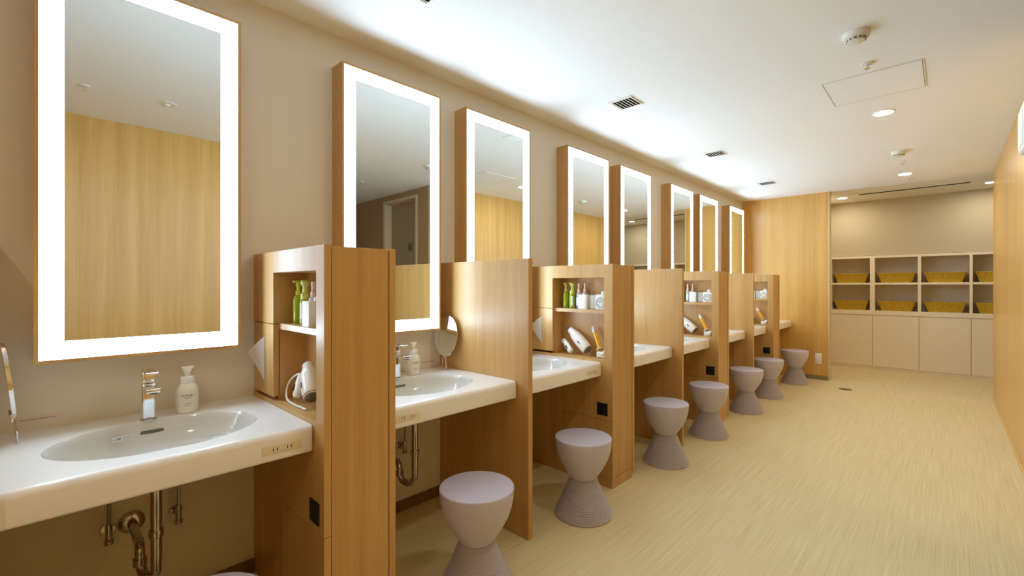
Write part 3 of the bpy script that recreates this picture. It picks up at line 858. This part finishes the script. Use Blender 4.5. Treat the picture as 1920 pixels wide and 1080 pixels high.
# tissues poking out of the slots
def make_tissue():
    bm = bmesh.new()
    n = 10; cols = []
    for i in range(n+1):           # from slot outward
        s_ = i/n
        half = 0.096*(1-s_)+0.0006
        row = []
        for j in range(9):
            w = j/8*2-1
            x = -0.076*s_ + 0.0025*s_*math.sin(w*2.2)
            row.append(bm.verts.new((x, -0.0015-0.045*s_-0.004*math.sin(PI*s_)*w, half*w + 0.022*s_)))
        cols.append(row)
    for a, c in zip(cols[:-1], cols[1:]):
        for j in range(8): bm.faces.new((a[j], c[j], c[j+1], a[j+1]))
    bmesh.ops.solidify(bm, geom=bm.faces[:], thickness=0.0008)
    mb = MB(); mb.bm.free(); mb.bm = bm
    return mb.build('tissue_sheet', 'tissue', angle=60)
ti = make_tissue()
for k in (0, 1):
    o = ti if k == 0 else dup(ti)
    o.location = (0.147, YA+k*P, 0.963)
    tag(o, 'white tissue corner pulled from the slot in the %s storage partition' % ('nearest', 'second')[k], 'tissue', 'tissues hanging from the storage partitions')

# ------------------------------------------------------------------ stools
def make_stool():
    t = thing('stool', '', 'stool', group='hourglass stools in front of the counters')
    # seat bowl
    prof = [(0.0, 0.430), (0.150, 0.430), (0.1555, 0.4285), (0.1575, 0.425)]
    for z, r in ((0.40, 0.1560), (0.37, 0.1525), (0.34, 0.1455), (0.31, 0.1345), (0.28, 0.1195), (0.25, 0.101), (0.225, 0.084), (0.208, 0.074)): prof.append((r, z))
    prof.append((0.0, 0.206))
    MB().lathe(list(reversed(prof)), 64, cap=False).build('seat', 'stool', t, angle=50)
    prof = [(0.0, 0.0), (0.155, 0.0), (0.158, 0.004), (0.158, 0.012)]
    n = 26
    for k in range(n):
        z0 = 0.014+(0.205-0.014)*k/n; z1 = 0.014+(0.205-0.014)*(k+1)/n
        def rad(z): s_ = (z-0.014)/0.191; return 0.1575-0.0835*s_-0.003*math.sin(PI*s_)
        prof += [(rad(z0)-0.0032, z0+0.0003), (rad((z0+z1)/2)+0.0008, z0+(z1-z0)*0.35), (rad((z0+z1)/2)+0.0008, z0+(z1-z0)*0.75)]
    prof.append((0.070, 0.206)); prof.append((0.0, 0.2062))
    MB().lathe(prof, 64, cap=False).build('ribbed_base', 'stool_base', t, angle=25)
    return t
s0 = make_stool()
SP = [(0.828, 0.287), (0.80, 1.272), (0.760, 2.102), (0.757, 3.138), (0.757, 3.955), (0.754, 4.968), (0.743, 5.803), (0.785, 6.855)]
sl = ['grey hourglass stool, only its top rim showing at the bottom edge', 'grey hourglass stool nearest in full view, under the second counter', 'grey hourglass stool in front of the second storage partition',
      'grey hourglass stool just past the second storage partition', 'grey hourglass stool in front of the third storage partition', 'grey hourglass stool just past the third storage partition',
      'grey hourglass stool in front of the farthest storage partition', 'grey hourglass stool farthest away, in front of the wood end wall']
for i, (x, y) in enumerate(SP):
    o = s0 if i == 0 else dup(s0)
    o.location = (x, y, 0.0); o['label'] = sl[i]

# ------------------------------------------------------------------ alcove: base cabinets, cubby shelf, baskets
edges = [0.862, 1.404, 1.933, 2.465, 2.995, 3.53, 4.048]
cl = ['leftmost cream base cabinet under the baskets', 'second cream base cabinet from the left under the baskets', 'third cream base cabinet from the left under the baskets',
      'rightmost visible cream base cabinet, cut off by the right wall', 'cream base cabinet beyond the right wall edge', 'last cream base cabinet at the alcove right end']
for i in range(6):
    x0, x1 = edges[i]+0.0005, edges[i+1]-0.0005
    t = thing('base_cabinet', cl[i], 'cabinet', ((x0+x1)/2, YS, 0), group='cream base cabinets in the alcove')
    h = (x1-x0)/2
    MB().box(-h, h, 0.022, 0.40, 0.045, 0.830).build('body', 'laminate', t, smooth=False)
    MB().box(-h+0.002, h-0.002, 0.0, 0.020, 0.048, 0.826, bev=0.001, seg=1).build('door', 'laminate', t, smooth=False)
    MB().box(-h, h, 0.012, 0.38, 0.0, 0.045).build('plinth', 'laminate', t, smooth=False)
divx = [(0.862, 0.885), (1.372, 1.430), (1.921, 1.956), (2.449, 2.480), (2.972, 3.005), (3.50, 3.53), (4.02, 4.048)]
t = thing('cubby_shelf', 'cream open cubby shelf holding baskets along the alcove back wall', 'shelf', (0, YS, 0.831))
Z_ = 0.831
b = MB()
b.box(0.862, 4.048, -0.004, 0.40, 0.0, 0.897-Z_-0.02); b.box(0.862, 4.048, 0.0, 0.40, 0.897-Z_-0.02, 0.897-Z_)
b.box(0.862, 4.048, 0.0, 0.40, 1.700-Z_, 1.735-Z_)
for x0, x1 in divx: b.box(x0, x1, 0.0, 0.40, 0.897-Z_, 1.700-Z_)
b.build('frame', 'laminate', t, smooth=False)
MB().box(0.885, 4.02, 0.385, 0.40, 0.897-Z_, 1.700-Z_).build('back_panel', 'shelf_back', t, smooth=False)
b = MB()
for (a0, a1), (c0, c1) in zip(divx[:-1], divx[1:]): b.box(a1, c0, 0.002, 0.385, 1.293-Z_, 1.323-Z_)
b.build('middle_shelf', 'laminate', t, smooth=False)
def make_basket():
    t = thing('basket', '', 'basket', group='woven baskets in the cubby shelf')
    bm = bmesh.new()
    def ring(hw, hd, z, n=10):
        pts = []
        r = 0.03
        for cx, cy, a0 in ((hw-r, hd-r, 0), (-hw+r, hd-r, PI/2), (-hw+r, -hd+r, PI), (hw-r, -hd+r, 1.5*PI)):
            for q in range(6): a = a0+PI/2*q/5; pts.append(bm.verts.new((cx+r*math.cos(a), cy+r*math.sin(a), z)))
        return pts
    rs = [ring(0.178, 0.12, 0.0), ring(0.198, 0.14, 0.07), ring(0.220, 0.158, 0.138), ring(0.212, 0.150, 0.138), ring(0.190, 0.132, 0.07), ring(0.170, 0.112, 0.008)]
    n = len(rs[0])
    for a, c in zip(rs[:-1], rs[1:]):
        for i in range(n): j = (i+1) % n; bm.faces.new((a[i], a[j], c[j], c[i]))
    bm.faces.new(list(reversed(rs[0]))); bm.faces.new(rs[-1])
    mb = MB(); mb.bm.free(); mb.bm = bm; mb.build('woven_body', 'rattan', t, angle=50)
    pts = []
    for cx, cy, a0 in ((0.188, 0.126, 0), (-0.188, 0.126, PI/2), (-0.188, -0.126, PI), (0.188, -0.126, 1.5*PI)):
        for q in range(6): a = a0+PI/2*q/5; pts.append((cx+0.03*math.cos(a), cy+0.03*math.sin(a), 0.140))
    MB().tube(pts, 0.006, 8, closed=True).build('rim', 'rattan', t)
    return t
bk = make_basket(); n_ = 0
colw = ['far left column', 'second column from the left', 'third column from the left', 'column cut off by the right wall', 'hidden column', 'last hidden column']
for c in range(4):
    xm = (divx[c][1]+divx[c+1][0])/2
    for r_, z in enumerate((1.3235, 0.8975)):
        o = bk if n_ == 0 else dup(bk)
        o.location = (xm, YS+0.185, z); n_ += 1
        o['label'] = 'olive woven basket in the %s row, %s' % (('upper', 'lower')[r_], colw[c])

# ------------------------------------------------------------------ ceiling fittings
def vent(y, label):
    t = thing('ceiling_vent', label, 'vent', (0.625, y, ZC), group='square ceiling vents over the counters')
    b = MB(); w = 0.088; k = 0.014
    b.box(-w, w, -w, -w+k, -0.006, 0); b.box(-w, w, w-k, w, -0.006, 0); b.box(-w, -w+k, -w+k, w-k, -0.006, 0); b.box(w-k, w, -w+k, w-k, -0.006, 0)
    b.build('frame', 'fitting', t, smooth=False)
    MB().box(-w+k, w-k, -w+k, w-k, -0.0008, 0.0).build('duct_opening', 'dark', t, smooth=False)
    for q in range(7):
        x = -w+k+0.010+q*0.0233
        MB().box(-0.0095, 0.0095, -w+k, w-k, -0.0007, 0.0007, mtx=Matrix.Translation((x, 0, -0.0048)) @ Matrix.Rotation(math.radians(30), 4, 'Y')).build('slat', 'fitting', t, smooth=False)
for y, l_ in ((1.12, 'ceiling vent cut off by the top edge of the photo'), (2.805, 'nearest slatted square vent in the ceiling'), (4.47, 'middle slatted square vent in the ceiling'), (6.18, 'farthest slatted square vent, near the end wall')):
    vent(y, l_)
def smoke(y, label):
    t = thing('smoke_detector', label, 'smoke detector', (1.90, y, ZC), group='round smoke detectors')
    MB().lathe([(0.0, 0.0), (0.056, 0.0), (0.056, -0.016), (0.053, -0.026), (0.046, -0.030)], 40, cap=True).build('base', 'fitting', t)
    cage = MB().lathe([(0.042, -0.028), (0.036, -0.044), (0.022, -0.048), (0.0, -0.048)], 32, cap=True).build('sensor_cage', 'fitting', t)
    b = MB()
    for k in range(12):
        a = 2*PI*k/12
        b.box(0.0385, 0.0405, -0.006, 0.006, -0.041, -0.031, mtx=Matrix.Rotation(a, 4, 'Z'))
    b.build('cage_slit', 'grille', cage, smooth=False)
smoke(2.83, 'nearest round smoke detector on the ceiling, right of the first vent'); smoke(5.60, 'farther round smoke detector on the ceiling, before the last downlight')
def sprinkler(x, y, z, label):
    t = thing('sprinkler_head', label, 'sprinkler', (x, y, z), group='ceiling sprinkler heads')
    MB().lathe([(0.0, 0.0), (0.034, 0.0), (0.031, -0.005), (0.018, -0.008), (0.0, -0.008)], 28, cap=False).build('escutcheon', 'fitting', t)
    MB().lathe([(0.010, -0.007), (0.010, -0.016), (0.004, -0.020), (0.004, -0.026), (0.014, -0.028), (0.014, -0.030), (0.0, -0.030)], 16, cap=False).build('deflector', 'chrome', t)
sprinkler(1.90, 3.26, ZC, 'sprinkler head beside the ceiling access panel'); sprinkler(1.90, 6.08, ZC, 'sprinkler head between far smoke detector and far downlight')
sprinkler(1.917, 0.189, ZC, 'sprinkler head seen reflected in the nearest mirror'); sprinkler(3.10, 2.70, ZC, 'sprinkler head seen reflected in the second mirror')
def plate(y, label, r=0.058):
    t = thing('ceiling_plate', label, 'ceiling fitting', (1.895, y, ZC), group='round flat ceiling plates')
    MB().lathe([(0.0, 0.0), (r, 0.0), (r-0.003, -0.004), (r*0.55, -0.005), (0.0, -0.005)], 36, cap=False).build('cover', 'fitting', t)
    MB().lathe([(0.018, -0.004), (0.016, -0.016), (0.008, -0.018), (0.0, -0.018)], 20).build('centre_boss', 'fitting', t)
plate(0.607, 'round plate with centre boss seen reflected in the nearest mirror'); plate(7.12, 'flat round ceiling plate next to the alcove')
def downlight(x, y, z, label, pw=1.0):
    t = thing('downlight', label, 'light', (x, y, z), group='recessed warm downlights')
    MB().lathe([(0.058, -0.001), (0.069, 0.0), (0.069, -0.003), (0.060, -0.006), (0.056, -0.004), (0.058, -0.001)], 40, cap=False).build('trim_ring', 'plastic', t)
    MB().lathe([(0.0, -0.0025), (0.0575, -0.0025), (0.0575, -0.0012), (0.0, -0.0012)], 32, cap=False).build('lens', 'down', t)
downlight(1.893, 4.264, ZC, 'nearest glowing downlight, past the ceiling access panel'); downlight(1.886, 6.762, ZC, 'glowing downlight in the ceiling before the alcove')
downlight(1.893, 1.766, ZC, 'glowing downlight overhead, outside the top of the frame'); downlight(1.893, -0.732, ZC, 'glowing downlight behind the camera')
downlight(1.095, 8.33, ZA, 'glowing alcove downlight left of the long air slot'); downlight(2.62, 8.36, ZA, 'glowing alcove downlight right of the long air slot')
# access panel
t = thing('access_hatch', 'large rectangular white access hatch in the ceiling', 'hatch', (1.895, 3.645, ZC))
w, d = 0.240, 0.243
b = MB(); k = 0.006
b.box(-w, w, -d, -d+k, -0.0035, 0); b.box(-w, w, d-k, d, -0.0035, 0); b.box(-w, -w+k, -d+k, d-k, -0.0035, 0); b.box(w-k, w, -d+k, d-k, -0.0035, 0)
b.build('frame', 'fitting', t, smooth=False)
MB().box(-w+k, w-k, -d+k, d-k, -0.0008, 0).build('gap', 'grille', t, smooth=False)
MB().box(-w+k+0.003, w-k-0.003, -d+k+0.003, d-k-0.003, -0.0032, -0.0006).build('hatch_door', 'ceiling', t, smooth=False)
# air conditioning slot in the alcove ceiling
t = thing('air_slot', 'long white air conditioning panel with black slot in the alcove ceiling', 'air conditioner', (1.88, 8.42, ZA))
MB().box(-0.68, 0.70, -0.34, 0.34, -0.006, 0, bev=0.001, seg=1).build('surround', 'fitting', t, smooth=False)
MB().box(-0.57, 0.56, -0.30, -0.245, -0.0085, -0.005).build('outlet_slot', 'dark', t, smooth=False)
MB().box(-0.55, 0.55, -0.235, 0.24, -0.014, -0.005, bev=0.001, seg=1).build('intake_panel', 'fitting', t, smooth=False)

# ------------------------------------------------------------------ wall and floor fittings
t = thing('wall_outlet', 'white outlet plate low on the wood end wall', 'outlet', (0.964, YE, 0.285))
MB().box(-0.038, 0.038, -0.006, 0, -0.072, 0.072, bev=0.003).build('plate', 'plastic', t)
MB().box(-0.022, 0.022, -0.008, -0.005, -0.05, 0.05, bev=0.001).build('insert', 'plastic', t)
o = MB().lathe([(0.0, 0.0), (0.068, 0.0), (0.068, 0.002), (0.064, 0.003), (0.0, 0.003)], 40, cap=False).build('floor_box_cover', 'brass', loc=(1.325, 6.86, 0.0005))
tag(o, 'round brown cover plate set in the floor near the end wall', 'floor cover')
t = thing('wall_sign_box', 'white rounded box mounted high on the right wall at the frame edge', 'sign box', (XR, 3.605, 2.108))
MB().box(-0.090, 0, -0.125, 0.125, -0.128, 0.128, bev=0.022, seg=4).build('housing', 'plastic', t)
MB().box(-0.094, -0.080, -0.095, 0.095, -0.10, 0.10, bev=0.006, seg=2).build('front_panel', 'box', t)
